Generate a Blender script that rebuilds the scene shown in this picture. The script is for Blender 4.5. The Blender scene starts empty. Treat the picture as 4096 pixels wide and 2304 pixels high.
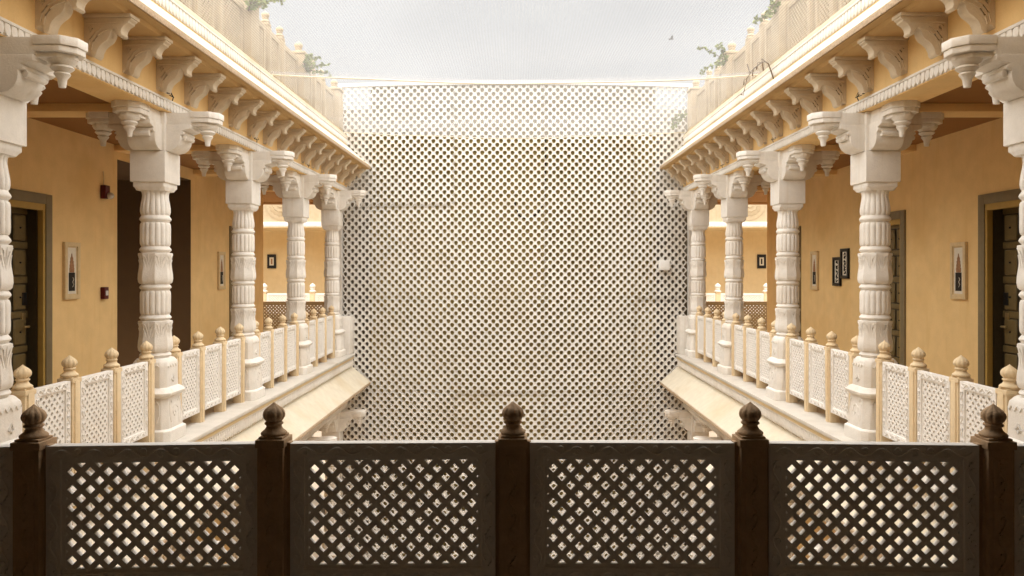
import bpy, bmesh, math, random
from mathutils import Vector, Matrix
random.seed(7)
R = math.radians
scene = bpy.context.scene
COL = scene.collection

# ------------------------------------------------------------------ camera, sky, sun, exposure
EYE = 1.64
cam_data = bpy.data.cameras.new('camera')
cam = bpy.data.objects.new('camera', cam_data)
COL.objects.link(cam)
cam.location = (0, 0, EYE)
cam.rotation_euler = (R(90), 0, 0)
cam_data.sensor_width = 36
cam_data.lens = 26.55
cam_data.shift_x = -0.0031
cam_data.shift_y = -0.0173
cam_data.clip_start = 0.05
cam_data.clip_end = 2000
scene.camera = cam

world = bpy.data.worlds.new('World')
scene.world = world
world.use_nodes = True
wn = world.node_tree.nodes
wl = world.node_tree.links
for n in list(wn):
    wn.remove(n)
SUN_EL, SUN_AZ = 82.0, 185.0       # azimuth: degrees right of the viewing direction, behind the camera when > 90
w_out = wn.new('ShaderNodeOutputWorld')
w_bg = wn.new('ShaderNodeBackground')
w_sky = wn.new('ShaderNodeTexSky')
w_sky.sky_type = 'NISHITA'
w_sky.sun_disc = False
w_sky.sun_elevation = R(SUN_EL)
w_sky.sun_rotation = R(SUN_AZ)
w_sky.air_density = 1.0
w_sky.dust_density = 4.0
w_bw = wn.new('ShaderNodeRGBToBW')
w_tint = wn.new('ShaderNodeMix'); w_tint.data_type = 'RGBA'; w_tint.blend_type = 'MULTIPLY'
w_tint.inputs['Factor'].default_value = 1.0
w_tint.inputs['B'].default_value = (1.0, 0.985, 0.955, 1)
w_mix = wn.new('ShaderNodeMix'); w_mix.data_type = 'RGBA'
w_mix.inputs['Factor'].default_value = 0.93           # overcast: the cloud deck hides nearly all the blue
w_co = wn.new('ShaderNodeTexCoord')
w_no = wn.new('ShaderNodeTexNoise'); w_no.inputs['Scale'].default_value = 2.2
w_no.inputs['Detail'].default_value = 5
w_mr = wn.new('ShaderNodeMapRange')
w_mr.inputs['From Min'].default_value = 0.3; w_mr.inputs['From Max'].default_value = 0.7
w_mr.inputs['To Min'].default_value = 0.80; w_mr.inputs['To Max'].default_value = 1.14
w_cl = wn.new('ShaderNodeMix'); w_cl.data_type = 'RGBA'; w_cl.blend_type = 'MULTIPLY'
w_cl.inputs['Factor'].default_value = 1.0
wl.new(w_sky.outputs[0], w_bw.inputs[0])
wl.new(w_bw.outputs[0], w_tint.inputs['A'])
wl.new(w_sky.outputs[0], w_mix.inputs['A'])
wl.new(w_tint.outputs['Result'], w_mix.inputs['B'])
wl.new(w_co.outputs['Generated'], w_no.inputs['Vector'])
wl.new(w_no.outputs['Fac'], w_mr.inputs['Value'])
wl.new(w_mix.outputs['Result'], w_cl.inputs['A'])
wl.new(w_mr.outputs['Result'], w_cl.inputs['B'])
wl.new(w_cl.outputs['Result'], w_bg.inputs['Color'])
w_bg.inputs['Strength'].default_value = 0.063
wl.new(w_bg.outputs[0], w_out.inputs['Surface'])

sun_d = bpy.data.lights.new('sun', 'SUN')
sun_d.energy = 1.5
sun_d.angle = R(140)
sun_d.color = (1.0, 0.95, 0.88)
sun = bpy.data.objects.new('sun', sun_d)
COL.objects.link(sun)
sd = Vector((math.sin(R(SUN_AZ)) * math.cos(R(SUN_EL)), math.cos(R(SUN_AZ)) * math.cos(R(SUN_EL)), math.sin(R(SUN_EL))))
sun.rotation_euler = sd.to_track_quat('Z', 'Y').to_euler()
sun.location = (0, 8, 30)

vs = scene.view_settings
vs.view_transform = 'Standard'
vs.look = 'None'
vs.gamma = 1.0
vs.exposure = 2.32
vs.use_curve_mapping = False
scene.render.engine = 'CYCLES'
scene.cycles.max_bounces = 10
scene.cycles.diffuse_bounces = 6
scene.cycles.transparent_max_bounces = 16
scene.cycles.use_denoising = True

# ------------------------------------------------------------------ materials
def mat(name, base, var=0.10, rough=0.85, bump=0.25, scale=9.0, stain=None, stain_amt=0.0, streak=0.0, spec=0.25, fine=90.0):
    m = bpy.data.materials.new(name)
    m.use_nodes = True
    nt = m.node_tree
    N, L = nt.nodes, nt.links
    bs = N['Principled BSDF']
    bs.inputs['Roughness'].default_value = rough
    bs.inputs['Specular IOR Level'].default_value = spec
    geo = N.new('ShaderNodeNewGeometry')
    n1 = N.new('ShaderNodeTexNoise'); n1.inputs['Scale'].default_value = scale; n1.inputs['Detail'].default_value = 6
    n2 = N.new('ShaderNodeTexNoise'); n2.inputs['Scale'].default_value = fine; n2.inputs['Detail'].default_value = 3
    n3 = N.new('ShaderNodeTexNoise'); n3.inputs['Scale'].default_value = 1.3; n3.inputs['Detail'].default_value = 5
    for n in (n1, n2, n3):
        L.new(geo.outputs['Position'], n.inputs['Vector'])
    add = N.new('ShaderNodeMath'); add.operation = 'ADD'
    mul = N.new('ShaderNodeMath'); mul.operation = 'MULTIPLY'; mul.inputs[1].default_value = 0.6
    L.new(n2.outputs['Fac'], mul.inputs[0])
    L.new(n1.outputs['Fac'], add.inputs[0]); L.new(mul.outputs[0], add.inputs[1])
    mr = N.new('ShaderNodeMapRange')
    mr.inputs['From Min'].default_value = 0.5; mr.inputs['From Max'].default_value = 1.1
    mr.inputs['To Min'].default_value = 1 - var; mr.inputs['To Max'].default_value = 1 + var
    L.new(add.outputs[0], mr.inputs['Value'])
    mx = N.new('ShaderNodeMix'); mx.data_type = 'RGBA'; mx.blend_type = 'MULTIPLY'
    mx.inputs['Factor'].default_value = 1
    mx.inputs['A'].default_value = (*base, 1)
    L.new(mr.outputs['Result'], mx.inputs['B'])
    last = mx.outputs['Result']
    if stain:
        cr = N.new('ShaderNodeMapRange')
        cr.inputs['From Min'].default_value = 0.52; cr.inputs['From Max'].default_value = 0.78
        cr.inputs['To Min'].default_value = 0; cr.inputs['To Max'].default_value = stain_amt
        L.new(n3.outputs['Fac'], cr.inputs['Value'])
        ms = N.new('ShaderNodeMix'); ms.data_type = 'RGBA'
        ms.inputs['B'].default_value = (*stain, 1)
        L.new(cr.outputs['Result'], ms.inputs['Factor'])
        L.new(last, ms.inputs['A'])
        last = ms.outputs['Result']
        if streak > 0:
            mp = N.new('ShaderNodeMapping'); mp.inputs['Scale'].default_value = (9, 9, 0.7)
            n4 = N.new('ShaderNodeTexNoise'); n4.inputs['Scale'].default_value = 1.6; n4.inputs['Detail'].default_value = 4
            L.new(geo.outputs['Position'], mp.inputs['Vector']); L.new(mp.outputs[0], n4.inputs['Vector'])
            c4 = N.new('ShaderNodeMapRange')
            c4.inputs['From Min'].default_value = 0.56; c4.inputs['From Max'].default_value = 0.8
            c4.inputs['To Max'].default_value = streak
            L.new(n4.outputs['Fac'], c4.inputs['Value'])
            m4 = N.new('ShaderNodeMix'); m4.data_type = 'RGBA'
            m4.inputs['B'].default_value = (*stain, 1)
            L.new(c4.outputs['Result'], m4.inputs['Factor']); L.new(last, m4.inputs['A'])
            last = m4.outputs['Result']
    L.new(last, bs.inputs['Base Color'])
    if bump > 0:
        bp = N.new('ShaderNodeBump'); bp.inputs['Strength'].default_value = bump; bp.inputs['Distance'].default_value = 0.012
        L.new(add.outputs[0], bp.inputs['Height']); L.new(bp.outputs[0], bs.inputs['Normal'])
    return m

M = {}
M['white'] = mat('white_painted_stone', (0.80, 0.765, 0.71), 0.06, 0.8, 0.35, 14, (0.55, 0.44, 0.31), 0.45, 0.35)
M['white_clean'] = mat('white_carved_marble', (0.82, 0.79, 0.745), 0.05, 0.75, 0.25, 14, (0.62, 0.52, 0.40), 0.25, 0.10)
M['ochre'] = mat('ochre_plaster', (0.81, 0.57, 0.27), 0.07, 0.9, 0.15, 5, (0.70, 0.44, 0.165), 0.5, 0.4)
M['ochre_pale'] = mat('pale_ochre_plaster', (0.72, 0.57, 0.34), 0.05, 0.9, 0.15, 6, (0.60, 0.42, 0.20), 0.4, 0.3)
M['parapet'] = mat('weathered_cream_stone', (0.50, 0.405, 0.275), 0.10, 0.85, 0.2, 8, (0.44, 0.32, 0.18), 0.5, 0.4)
M['screen'] = mat('whitewashed_screen', (0.76, 0.735, 0.69), 0.07, 0.85, 0.25, 10, (0.58, 0.49, 0.36), 0.35, 0.2)
M['bracket'] = mat('weathered_bracket_stone', (0.60, 0.50, 0.365), 0.09, 0.85, 0.3, 14, (0.45, 0.33, 0.19), 0.45, 0.3)
M['cream'] = mat('cream_stone', (0.76, 0.68, 0.53), 0.05, 0.85, 0.2, 8, (0.62, 0.48, 0.29), 0.45, 0.3)
M['eave'] = mat('limewashed_eave_plaster', (0.68, 0.615, 0.49), 0.08, 0.9, 0.2, 8, (0.55, 0.40, 0.20), 0.5, 0.2)
M['backlit_shade_stone'] = mat('shade_toned_brown_stone', (0.27, 0.18, 0.085), 0.1, 0.85, 0.2, 12)  # stone darkened to brown; the backlit railing's shade is in the colour
M['ledge'] = mat('dusty_ledge_stone', (0.60, 0.56, 0.50), 0.08, 0.85, 0.2, 7, (0.45, 0.37, 0.27), 0.5, 0.0)
M['shade_toned_sand'] = mat('shade_toned_sandstone', (0.46, 0.315, 0.19), 0.12, 0.85, 0.45, 18, (0.30, 0.18, 0.09), 0.5, 0.4)  # tan sandstone darkened to stand in for the front gallery's shade
M['soffit'] = mat('shade_toned_ochre_soffit', (0.52, 0.345, 0.155), 0.08, 0.9, 0.15, 6, (0.38, 0.23, 0.09), 0.5, 0.0)  # ochre darkened to paint in the shade under the eaves
M['sand'] = mat('sandstone', (0.75, 0.60, 0.39), 0.08, 0.85, 0.35, 16, (0.55, 0.33, 0.14), 0.35, 0.2)
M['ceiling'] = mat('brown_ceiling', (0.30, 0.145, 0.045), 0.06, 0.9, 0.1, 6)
M['edge'] = mat('rough_slab_edge', (0.50, 0.38, 0.26), 0.2, 0.95, 0.6, 40, (0.35, 0.22, 0.11), 0.5, 0.0)
M['wood'] = mat('dark_door_wood', (0.055, 0.040, 0.020), 0.15, 0.55, 0.15, 20)
M['wood_panel'] = mat('door_panel_wood', (0.15, 0.105, 0.04), 0.15, 0.55, 0.15, 20)
M['door_frame'] = mat('olive_door_frame', (0.20, 0.155, 0.085), 0.1, 0.6, 0.1, 12)
M['gold'] = mat('ochre_door_trim', (0.42, 0.27, 0.07), 0.1, 0.6, 0.1, 12)
M['black'] = mat('black_lacquer', (0.012, 0.011, 0.010), 0.1, 0.4, 0.0)
M['paper'] = mat('picture_paper', (0.72, 0.66, 0.55), 0.06, 0.8, 0.0, 20)
M['ink'] = mat('ink', (0.03, 0.025, 0.02), 0.1, 0.8, 0.0)
M['print_red'] = mat('print_russet', (0.34, 0.18, 0.09), 0.3, 0.8, 0.0, 30)
M['pic_frame'] = mat('limewashed_frame', (0.66, 0.50, 0.28), 0.1, 0.7, 0.2, 20)
M['red'] = mat('red_plastic', (0.085, 0.007, 0.008), 0.05, 0.35, 0.0)
M['lens'] = mat('clear_lens', (0.62, 0.60, 0.58), 0.05, 0.15, 0.0, spec=0.6)
M['brass'] = mat('brass', (0.55, 0.40, 0.18), 0.1, 0.35, 0.0)
M['brass'].node_tree.nodes['Principled BSDF'].inputs['Metallic'].default_value = 0.8
M['olive'] = mat('olive_backing', (0.34, 0.26, 0.10), 0.18, 0.95, 0.1, 7)
M['dark_plaster'] = mat('dimming_brown_plaster', (0.18, 0.15, 0.105), 0.1, 0.9, 0.1, 6)
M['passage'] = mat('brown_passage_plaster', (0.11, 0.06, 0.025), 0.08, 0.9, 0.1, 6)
M['floor'] = mat('stone_floor', (0.60, 0.52, 0.41), 0.12, 0.7, 0.15, 6)
M['dimming_floor'] = mat('dimming_polished_floor', (0.20, 0.16, 0.12), 0.12, 0.5, 0.05, 6)
M['court'] = mat('courtyard_paving', (0.62, 0.56, 0.48), 0.10, 0.8, 0.2, 4, (0.45, 0.37, 0.27), 0.4, 0.0)
M['leaf'] = mat('leaf_green', (0.20, 0.23, 0.07), 0.3, 0.6, 0.0, 30)
M['stem'] = mat('dry_stem', (0.13, 0.085, 0.05), 0.2, 0.9, 0.0, 30)
M['wire'] = mat('black_cable', (0.015, 0.014, 0.013), 0.1, 0.5, 0.0)
M['plastic'] = mat('white_plastic', (0.78, 0.77, 0.74), 0.02, 0.4, 0.0)
M['bird'] = mat('dark_feathers', (0.05, 0.045, 0.04), 0.1, 0.8, 0.0)

def net_material(name, tau, stripe):
    """Thin white shade cloth: threads cover more of a ray the more obliquely it crosses the cloth."""
    m = bpy.data.materials.new(name)
    m.use_nodes = True
    N, L = m.node_tree.nodes, m.node_tree.links
    for n in list(N):
        N.remove(n)
    out = N.new('ShaderNodeOutputMaterial')
    geo = N.new('ShaderNodeNewGeometry')
    dot = N.new('ShaderNodeVectorMath'); dot.operation = 'DOT_PRODUCT'
    L.new(geo.outputs['Incoming'], dot.inputs[0]); L.new(geo.outputs['Normal'], dot.inputs[1])
    ab = N.new('ShaderNodeMath'); ab.operation = 'ABSOLUTE'; L.new(dot.outputs['Value'], ab.inputs[0])
    mxm = N.new('ShaderNodeMath'); mxm.operation = 'MAXIMUM'; mxm.inputs[1].default_value = 0.06; L.new(ab.outputs[0], mxm.inputs[0])
    sep = N.new('ShaderNodeSeparateXYZ'); L.new(geo.outputs['Position'], sep.inputs[0])
    fx = N.new('ShaderNodeMath'); fx.operation = 'MULTIPLY'; fx.inputs[1].default_value = 2 * math.pi / 0.034; L.new(sep.outputs['X'], fx.inputs[0])
    sn = N.new('ShaderNodeMath'); sn.operation = 'SINE'; L.new(fx.outputs[0], sn.inputs[0])
    sc = N.new('ShaderNodeMath'); sc.operation = 'MULTIPLY_ADD'; sc.inputs[1].default_value = stripe; sc.inputs[2].default_value = tau
    L.new(sn.outputs[0], sc.inputs[0])
    nz = N.new('ShaderNodeTexNoise'); nz.inputs['Scale'].default_value = 1.2; L.new(geo.outputs['Position'], nz.inputs['Vector'])
    nm = N.new('ShaderNodeMath'); nm.operation = 'MULTIPLY_ADD'; nm.inputs[1].default_value = 0.5; nm.inputs[2].default_value = 0.75
    L.new(nz.outputs['Fac'], nm.inputs[0])
    t2 = N.new('ShaderNodeMath'); t2.operation = 'MULTIPLY'; L.new(sc.outputs[0], t2.inputs[0]); L.new(nm.outputs[0], t2.inputs[1])
    dv = N.new('ShaderNodeMath'); dv.operation = 'DIVIDE'; L.new(t2.outputs[0], dv.inputs[0]); L.new(mxm.outputs[0], dv.inputs[1])
    ng = N.new('ShaderNodeMath'); ng.operation = 'MULTIPLY'; ng.inputs[1].default_value = -1; L.new(dv.outputs[0], ng.inputs[0])
    ex = N.new('ShaderNodeMath'); ex.operation = 'EXPONENT'; L.new(ng.outputs[0], ex.inputs[0])
    tr = N.new('ShaderNodeBsdfTransparent')
    tl = N.new('ShaderNodeBsdfTranslucent'); tl.inputs['Color'].default_value = (0.40, 0.395, 0.385, 1)
    df = N.new('ShaderNodeBsdfDiffuse'); df.inputs['Color'].default_value = (0.38, 0.375, 0.365, 1)
    m1 = N.new('ShaderNodeMixShader'); m1.inputs[0].default_value = 0.3
    L.new(tl.outputs[0], m1.inputs[1]); L.new(df.outputs[0], m1.inputs[2])
    m2 = N.new('ShaderNodeMixShader')
    L.new(ex.outputs[0], m2.inputs[0]); L.new(m1.outputs[0], m2.inputs[1]); L.new(tr.outputs[0], m2.inputs[2])
    L.new(m2.outputs[0], out.inputs['Surface'])
    return m
M['net_near'] = net_material('white_shade_net', 0.085, 0.045)
M['net_far'] = net_material('white_shade_net_thin', 0.085, 0.025)

# ------------------------------------------------------------------ mesh helpers
class MB:
    def __init__(s):
        s.v, s.f = [], []
    def add(s, vs_, fs_):
        o = len(s.v)
        s.v.extend(vs_)
        s.f.extend([tuple(i + o for i in f) for f in fs_])
        return s
    def box(s, x0, x1, y0, y1, z0, z1):
        if x0 > x1: x0, x1 = x1, x0
        if y0 > y1: y0, y1 = y1, y0
        return s.add([(x0, y0, z0), (x1, y0, z0), (x1, y1, z0), (x0, y1, z0), (x0, y0, z1), (x1, y0, z1), (x1, y1, z1), (x0, y1, z1)],
                     [(0, 3, 2, 1), (4, 5, 6, 7), (0, 1, 5, 4), (1, 2, 6, 5), (2, 3, 7, 6), (3, 0, 4, 7)])
    def prism(s, poly, h0, h1, fn):
        """poly: 2-D points; fn(a, b, h) -> 3-D"""
        n = len(poly)
        v = [fn(a, b, h0) for a, b in poly] + [fn(a, b, h1) for a, b in poly]
        f = [tuple(range(n)), tuple(range(2 * n - 1, n - 1, -1))]
        f += [(i, (i + 1) % n, n + (i + 1) % n, n + i) for i in range(n)]
        return s.add(v, f)
    def lathe(s, prof, n=24, c=(0, 0, 0), mod=None, a0=0.0):
        v, f = [], []
        m = len(prof)
        for k, (r, z) in enumerate(prof):
            for i in range(n):
                a = a0 + 2 * math.pi * i / n
                rr = r * (mod(a, k / (m - 1)) if mod else 1)
                v.append((c[0] + rr * math.cos(a), c[1] + rr * math.sin(a), c[2] + z))
        for k in range(m - 1):
            for i in range(n):
                j = (i + 1) % n
                f.append((k * n + i, k * n + j, (k + 1) * n + j, (k + 1) * n + i))
        f.append(tuple(range(n - 1, -1, -1)))
        f.append(tuple(range((m - 1) * n, m * n)))
        return s.add(v, f)
    def tube(s, pts, r, n=5, closed=False):
        P = [Vector(p) for p in pts]
        m = len(P)
        v, f = [], []
        for k in range(m):
            a = P[(k - 1) % m] if (closed or k > 0) else P[k]
            b = P[(k + 1) % m] if (closed or k < m - 1) else P[k]
            t = (b - a).normalized() if (b - a).length > 1e-9 else Vector((0, 0, 1))
            up = Vector((0, 0, 1)) if abs(t.z) < 0.9 else Vector((1, 0, 0))
            e1 = t.cross(up).normalized(); e2 = t.cross(e1).normalized()
            rk = r[k] if isinstance(r, (list, tuple)) else r
            for i in range(n):
                an = 2 * math.pi * i / n
                v.append(tuple(P[k] + e1 * (rk * math.cos(an)) + e2 * (rk * math.sin(an))))
        last = m if closed else m - 1
        for k in range(last):
            k2 = (k + 1) % m
            for i in range(n):
                j = (i + 1) % n
                f.append((k * n + i, k * n + j, k2 * n + j, k2 * n + i))
        if not closed:
            f.append(tuple(range(n - 1, -1, -1))); f.append(tuple(range((m - 1) * n, m * n)))
        return s.add(v, f)
    def mesh(s, name, material, bevel=0.0, seg=2, smooth=True, angle=38, merge=0.0, rough=0.0):
        me = bpy.data.meshes.new(name)
        me.from_pydata(s.v, [], s.f)
        bm = bmesh.new(); bm.from_mesh(me)
        if merge:
            bmesh.ops.remove_doubles(bm, verts=bm.verts, dist=merge)
        bmesh.ops.recalc_face_normals(bm, faces=bm.faces)
        if bevel:
            ed = [e for e in bm.edges if len(e.link_faces) == 2 and e.calc_face_angle(0) > R(40)]
            bmesh.ops.bevel(bm, geom=ed, offset=bevel, segments=seg, affect='EDGES', profile=0.6, clamp_overlap=True)
        if rough:
            rnd = random.Random(3)
            for v in bm.verts:
                v.co += Vector((rnd.uniform(-1, 1), rnd.uniform(-1, 1), rnd.uniform(-1, 1))) * rough
        bm.to_mesh(me); bm.free()
        me.materials.append(M[material])
        if smooth:
            me.shade_smooth()
            me.set_sharp_from_angle(angle=R(angle))
        return me

def link(name, me, parent=None, loc=(0, 0, 0), rotz=0.0, kind=None):
    o = bpy.data.objects.new(name, me)
    COL.objects.link(o)
    o.location = loc
    o.rotation_euler = (0, 0, rotz)
    if parent: o.parent = parent
    if kind: o['kind'] = kind
    return o
def part(mb, name, material, parent=None, bevel=0.0, loc=(0, 0, 0), rotz=0.0, kind=None, **kw):
    return link(name, mb.mesh(name, material, bevel, **kw), parent, loc, rotz, kind)
def tag(o, label, cat, group=None):
    o['label'] = label; o['category'] = cat
    if group: o['group'] = group
    return o
def thing(name, label, cat, loc=(0, 0, 0), rotz=0.0, group=None):
    o = link(name, None, None, loc, rotz)
    o.empty_display_size = 0.2
    return tag(o, label, cat, group)
def copy_tree(o, parent=None):
    c = o.copy(); COL.objects.link(c); c.parent = parent
    for ch in list(o.children):
        copy_tree(ch, c)
    return c
ORD = ['nearest to', 'second from', 'third from', 'fourth from', 'fifth from', 'sixth from', 'seventh from', 'eighth from', 'ninth from', 'tenth from']
SIDE = {-1: 'fire alarm side', 1: 'black scrolls side'}

# ------------------------------------------------------------------ dimensions
CX = 3.56                      # column axis
WX = 5.17                      # gallery back wall
FX = 3.37                      # court face of the beam
YC = [5.08 + 2.4 * k for k in range(5)]
Y_SCREEN = 15.40
Y_END = 15.12                  # end of the wings at the screen
LEDGE = -0.03
STOREY = 4.27
GROUND = LEDGE - STOREY

# ------------------------------------------------------------------ ground and floors
part(MB().box(-60, 60, -40, 90, GROUND - 0.6, GROUND - 0.3), 'ground', 'court', kind='structure')
part(MB().box(-6, 6, 2.8, 16.5, GROUND - 0.29, GROUND), 'courtyard_floor', 'court', kind='structure')
part(MB().box(-5.6, 5.6, -4.0, 3.78, -0.30, -0.02), 'unseen_gallery_floor', 'dimming_floor', kind='structure')
part(MB().box(-5.6, 5.6, -4.2, 3.85, 3.20, 3.9), 'unseen_gallery_ceiling', 'dark_plaster', kind='structure')  # unseen gallery round the camera, surfaces made dark to dim the front balustrade
part(MB().box(-5.6, 5.6, -4.2, -3.9, -0.02, 3.2), 'unseen_gallery_back_wall', 'dark_plaster', kind='structure')

# ------------------------------------------------------------------ lattice and panels
def lattice_mesh(name, w, h, pitch, opening, t, material):
    """One pierced slab: diamond openings in a plate w x h (x and z), thickness t in y, centred at the origin."""
    H, K = pitch / 2, opening / 2
    mb = MB()
    nx, nz = int(w / pitch) + 3, int(h / H) + 3
    for j in range(-nz, nz + 1):
        for i in range(-nx, nx + 1):
            cx = i * pitch + (H if j % 2 else 0)
            cz = j * H
            if abs(cx) > w / 2 + H or abs(cz) > h / 2 + H:
                continue
            d = [(1, 0), (0, 1), (-1, 0), (0, -1)]
            v = []
            for y in (-t / 2, t / 2):
                v += [(cx + a * H, y, cz + b * H) for a, b in d]
                v += [(cx + a * K, y, cz + b * K) for a, b in d]
            f = []
            for q in range(4):
                p = (q + 1) % 4
                f += [(q, p, 4 + p, 4 + q), (8 + q, 12 + q, 12 + p, 8 + p), (4 + q, 4 + p, 12 + p, 12 + q)]
            mb.add(v, f)
    me = bpy.data.meshes.new(name)
    me.from_pydata(mb.v, [], mb.f)
    bm = bmesh.new(); bm.from_mesh(me)
    bmesh.ops.remove_doubles(bm, verts=bm.verts, dist=1e-5)
    for co, no in (((w / 2, 0, 0), (1, 0, 0)), ((-w / 2, 0, 0), (-1, 0, 0)), ((0, 0, h / 2), (0, 0, 1)), ((0, 0, -h / 2), (0, 0, -1))):
        bmesh.ops.bisect_plane(bm, geom=list(bm.verts) + list(bm.edges) + list(bm.faces), plane_co=co, plane_no=no, clear_outer=True)
    bmesh.ops.recalc_face_normals(bm, faces=bm.faces)
    bm.to_mesh(me); bm.free()
    me.materials.append(M[material])
    return me

def frame_mesh(name, w, h, fr, t, material, lip=0.014):
    mb = MB()
    g = fr * 0.80
    loops = [(0, t / 2), (0, -t / 2), (g, -t / 2), (g, -t / 2 + lip), (fr, -t / 2 + lip), (fr, t / 2 - lip), (g, t / 2 - lip), (g, t / 2)]
    v = []
    for ins, y in loops:
        a, b = w / 2 - ins, h / 2 - ins
        v += [(-a, y, -b), (a, y, -b), (a, y, b), (-a, y, b)]
    f = []
    n = len(loops)
    for k in range(n):
        k2 = (k + 1) % n
        for i in range(4):
            j = (i + 1) % 4
            f.append((k * 4 + i, k * 4 + j, k2 * 4 + j, k2 * 4 + i))
    mb.add(v, f)
    return mb.mesh(name, material, bevel=0.004, seg=2)

def carving_mesh(name, w, h, fr, t, material, wl, r, faces=(-1, 1), detail=8):
    """scrolling vine in low relief round the frame of a panel"""
    mb = MB()
    c = fr * 0.40
    amp = fr * 0.20
    for sgn in faces:
        y = sgn * (t / 2 + r * 0.15)
        for (L0, horiz, off) in ((w - 2 * c, True, h / 2 - c), (w - 2 * c, True, -h / 2 + c), (h - 2 * c - fr, False, w / 2 - c), (h - 2 * c - fr, False, -w / 2 + c)):
            nw = max(2, round(L0 / wl))
            pts = []
            for k in range(nw * detail + 1):
                u = -L0 / 2 + L0 * k / (nw * detail)
                s_ = amp * math.sin(2 * math.pi * k / detail)
                pts.append((u, y, off + s_) if horiz else (off + s_, y, u))
            mb.tube(pts, r, 4)
            for q in range(2 * nw):
                u = -L0 / 2 + L0 * (q + 0.5) / (2 * nw)
                sg = -1 if q % 2 else 1
                cc = []
                for k in range(7):
                    a = R(200 + k * 40)
                    rad = amp * (0.95 - 0.07 * k)
                    du, dv = rad * math.cos(a), sg * (rad * math.sin(a)) - sg * amp * 0.35
                    cc.append((u + du, y, off + dv) if horiz else (off + dv, y, u + du))
                mb.tube(cc, r * 0.8, 4)
    return mb.mesh(name, material)

def finial_mesh(name, material, sc=1.0, lobes=10, n=60):
    prof = [(.070, 0), (.079, .006), (.079, .014), (.070, .022), (.058, .030), (.050, .040), (.045, .050), (.047, .056), (.056, .061), (.057, .068), (.050, .074),
            (.047, .078), (.058, .088), (.067, .102), (.0695, .116), (.066, .130), (.056, .144), (.041, .156), (.024, .167), (.010, .177), (.002, .184)]
    prof = [(r * sc, z * sc * 1.10) for r, z in prof]
    mod = lambda a, k: 1 - (0.10 * (1 - abs(math.cos(a * lobes / 2)) ** .7) if 0.52 < k < 0.97 else 0)
    return MB().lathe(prof, n, mod=mod).mesh(name, material, angle=60)

def post_mesh(name, w, z0, z1, material, flange=0.0, flange_t=0.06, flange_top=None):
    mb = MB()
    a = w / 2
    mb.box(-a, a, -a, a, z0, z1 - 0.05)
    b = a + 0.008
    mb.prism([(-b, -b), (b, -b), (b, b), (-b, b)], z1 - 0.049, z1 - 0.012, lambda p, q, h: (p, q, h))
    mb.prism([(-b + .012, -b + .012), (b - .012, -b + .012), (b - .012, b - .012), (-b + .012, b - .012)], z1 - 0.011, z1, lambda p, q, h: (p, q, h))
    # raised tablets on the four faces
    c = a * 0.62
    for i in range(4):
        ca, sa = math.cos(i * math.pi / 2), math.sin(i * math.pi / 2)
        mb.prism([(-c, z0 + 0.12), (c, z0 + 0.12), (c, z1 - 0.09), (-c, z1 - 0.09)], a - 0.004, a + 0.005,
                 lambda p, q, h, ca=ca, sa=sa: (ca * p - sa * h, sa * p + ca * h, q))
    if flange:
        mb.box(-flange / 2, flange / 2, -flange_t / 2, flange_t / 2, z0, flange_top)
    return mb.mesh(name, material, bevel=0.004)

# ---- the shaded balustrade in front
FY, FTOP, FBOT = 3.60, 0.826, 0.165
fpx = [-3.36, -2.243, -1.142, -0.011, 1.116, 2.240, 3.36]
fpy = lambda x: FY - 0.075 * (x / 2.3) ** 2 + 0.004 * x
front = thing('front_balustrade', 'dark shaded stone balustrade with pierced lattice panels and bud finials facing the court', 'balustrade', (0, FY, 0))
me_post = post_mesh('post', 0.120, -0.02, 0.862, 'shade_toned_sand', 0.172, 0.044, FTOP + 0.004)
me_fin = finial_mesh('finial', 'shade_toned_sand', 0.76)
vine = MB()
for s_ in (-1, 1):
    vp = [(.018 * math.sin(k * math.pi / 4), s_ * .0655, .12 + k * .0205) for k in range(32)]
    vine.tube(vp, .0045, 4)
    for k in range(2, 31, 4):
        x0 = .018 * math.sin(k * math.pi / 4)
        sgk = -1 if x0 > 0 else 1
        vine.tube([(x0 * .3 + sgk * .012 * math.cos(a), s_ * .0655, .12 + k * .0205 + .014 * math.sin(a)) for a in (0, .9, 1.8, 2.7, 3.6, 4.5)], .0038, 4)
me_pv = vine.mesh('post_carving', 'shade_toned_sand')
for x in fpx:
    p = link('post', me_post, front, (x, fpy(x) - FY, 0))
    link('finial', me_fin, p, (0, 0, 0.862))
    link('post_carving', me_pv, p, kind='stuff')
PW, PH = 0.966, FTOP - FBOT
me_pf = frame_mesh('panel', PW, PH, 0.084, 0.060, 'white_clean')
me_pl = lattice_mesh('lattice', PW - 0.160, PH - 0.160, 0.0825, 0.0440, 0.028, 'white_clean')
me_pc = carving_mesh('vine_carving', PW, PH, 0.088, 0.060, 'white_clean', 0.155, 0.0048)
for k in range(len(fpx) - 1):
    xa, xb = fpx[k], fpx[k + 1]
    ya, yb = fpy(xa), fpy(xb)
    p = link('panel', me_pf, front, ((xa + xb) / 2, (ya + yb) / 2 - FY, (FTOP + FBOT) / 2), math.atan2(yb - ya, xb - xa))
    link('lattice', me_pl, p)
    link('vine_carving', me_pc, p, kind='stuff')

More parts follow.
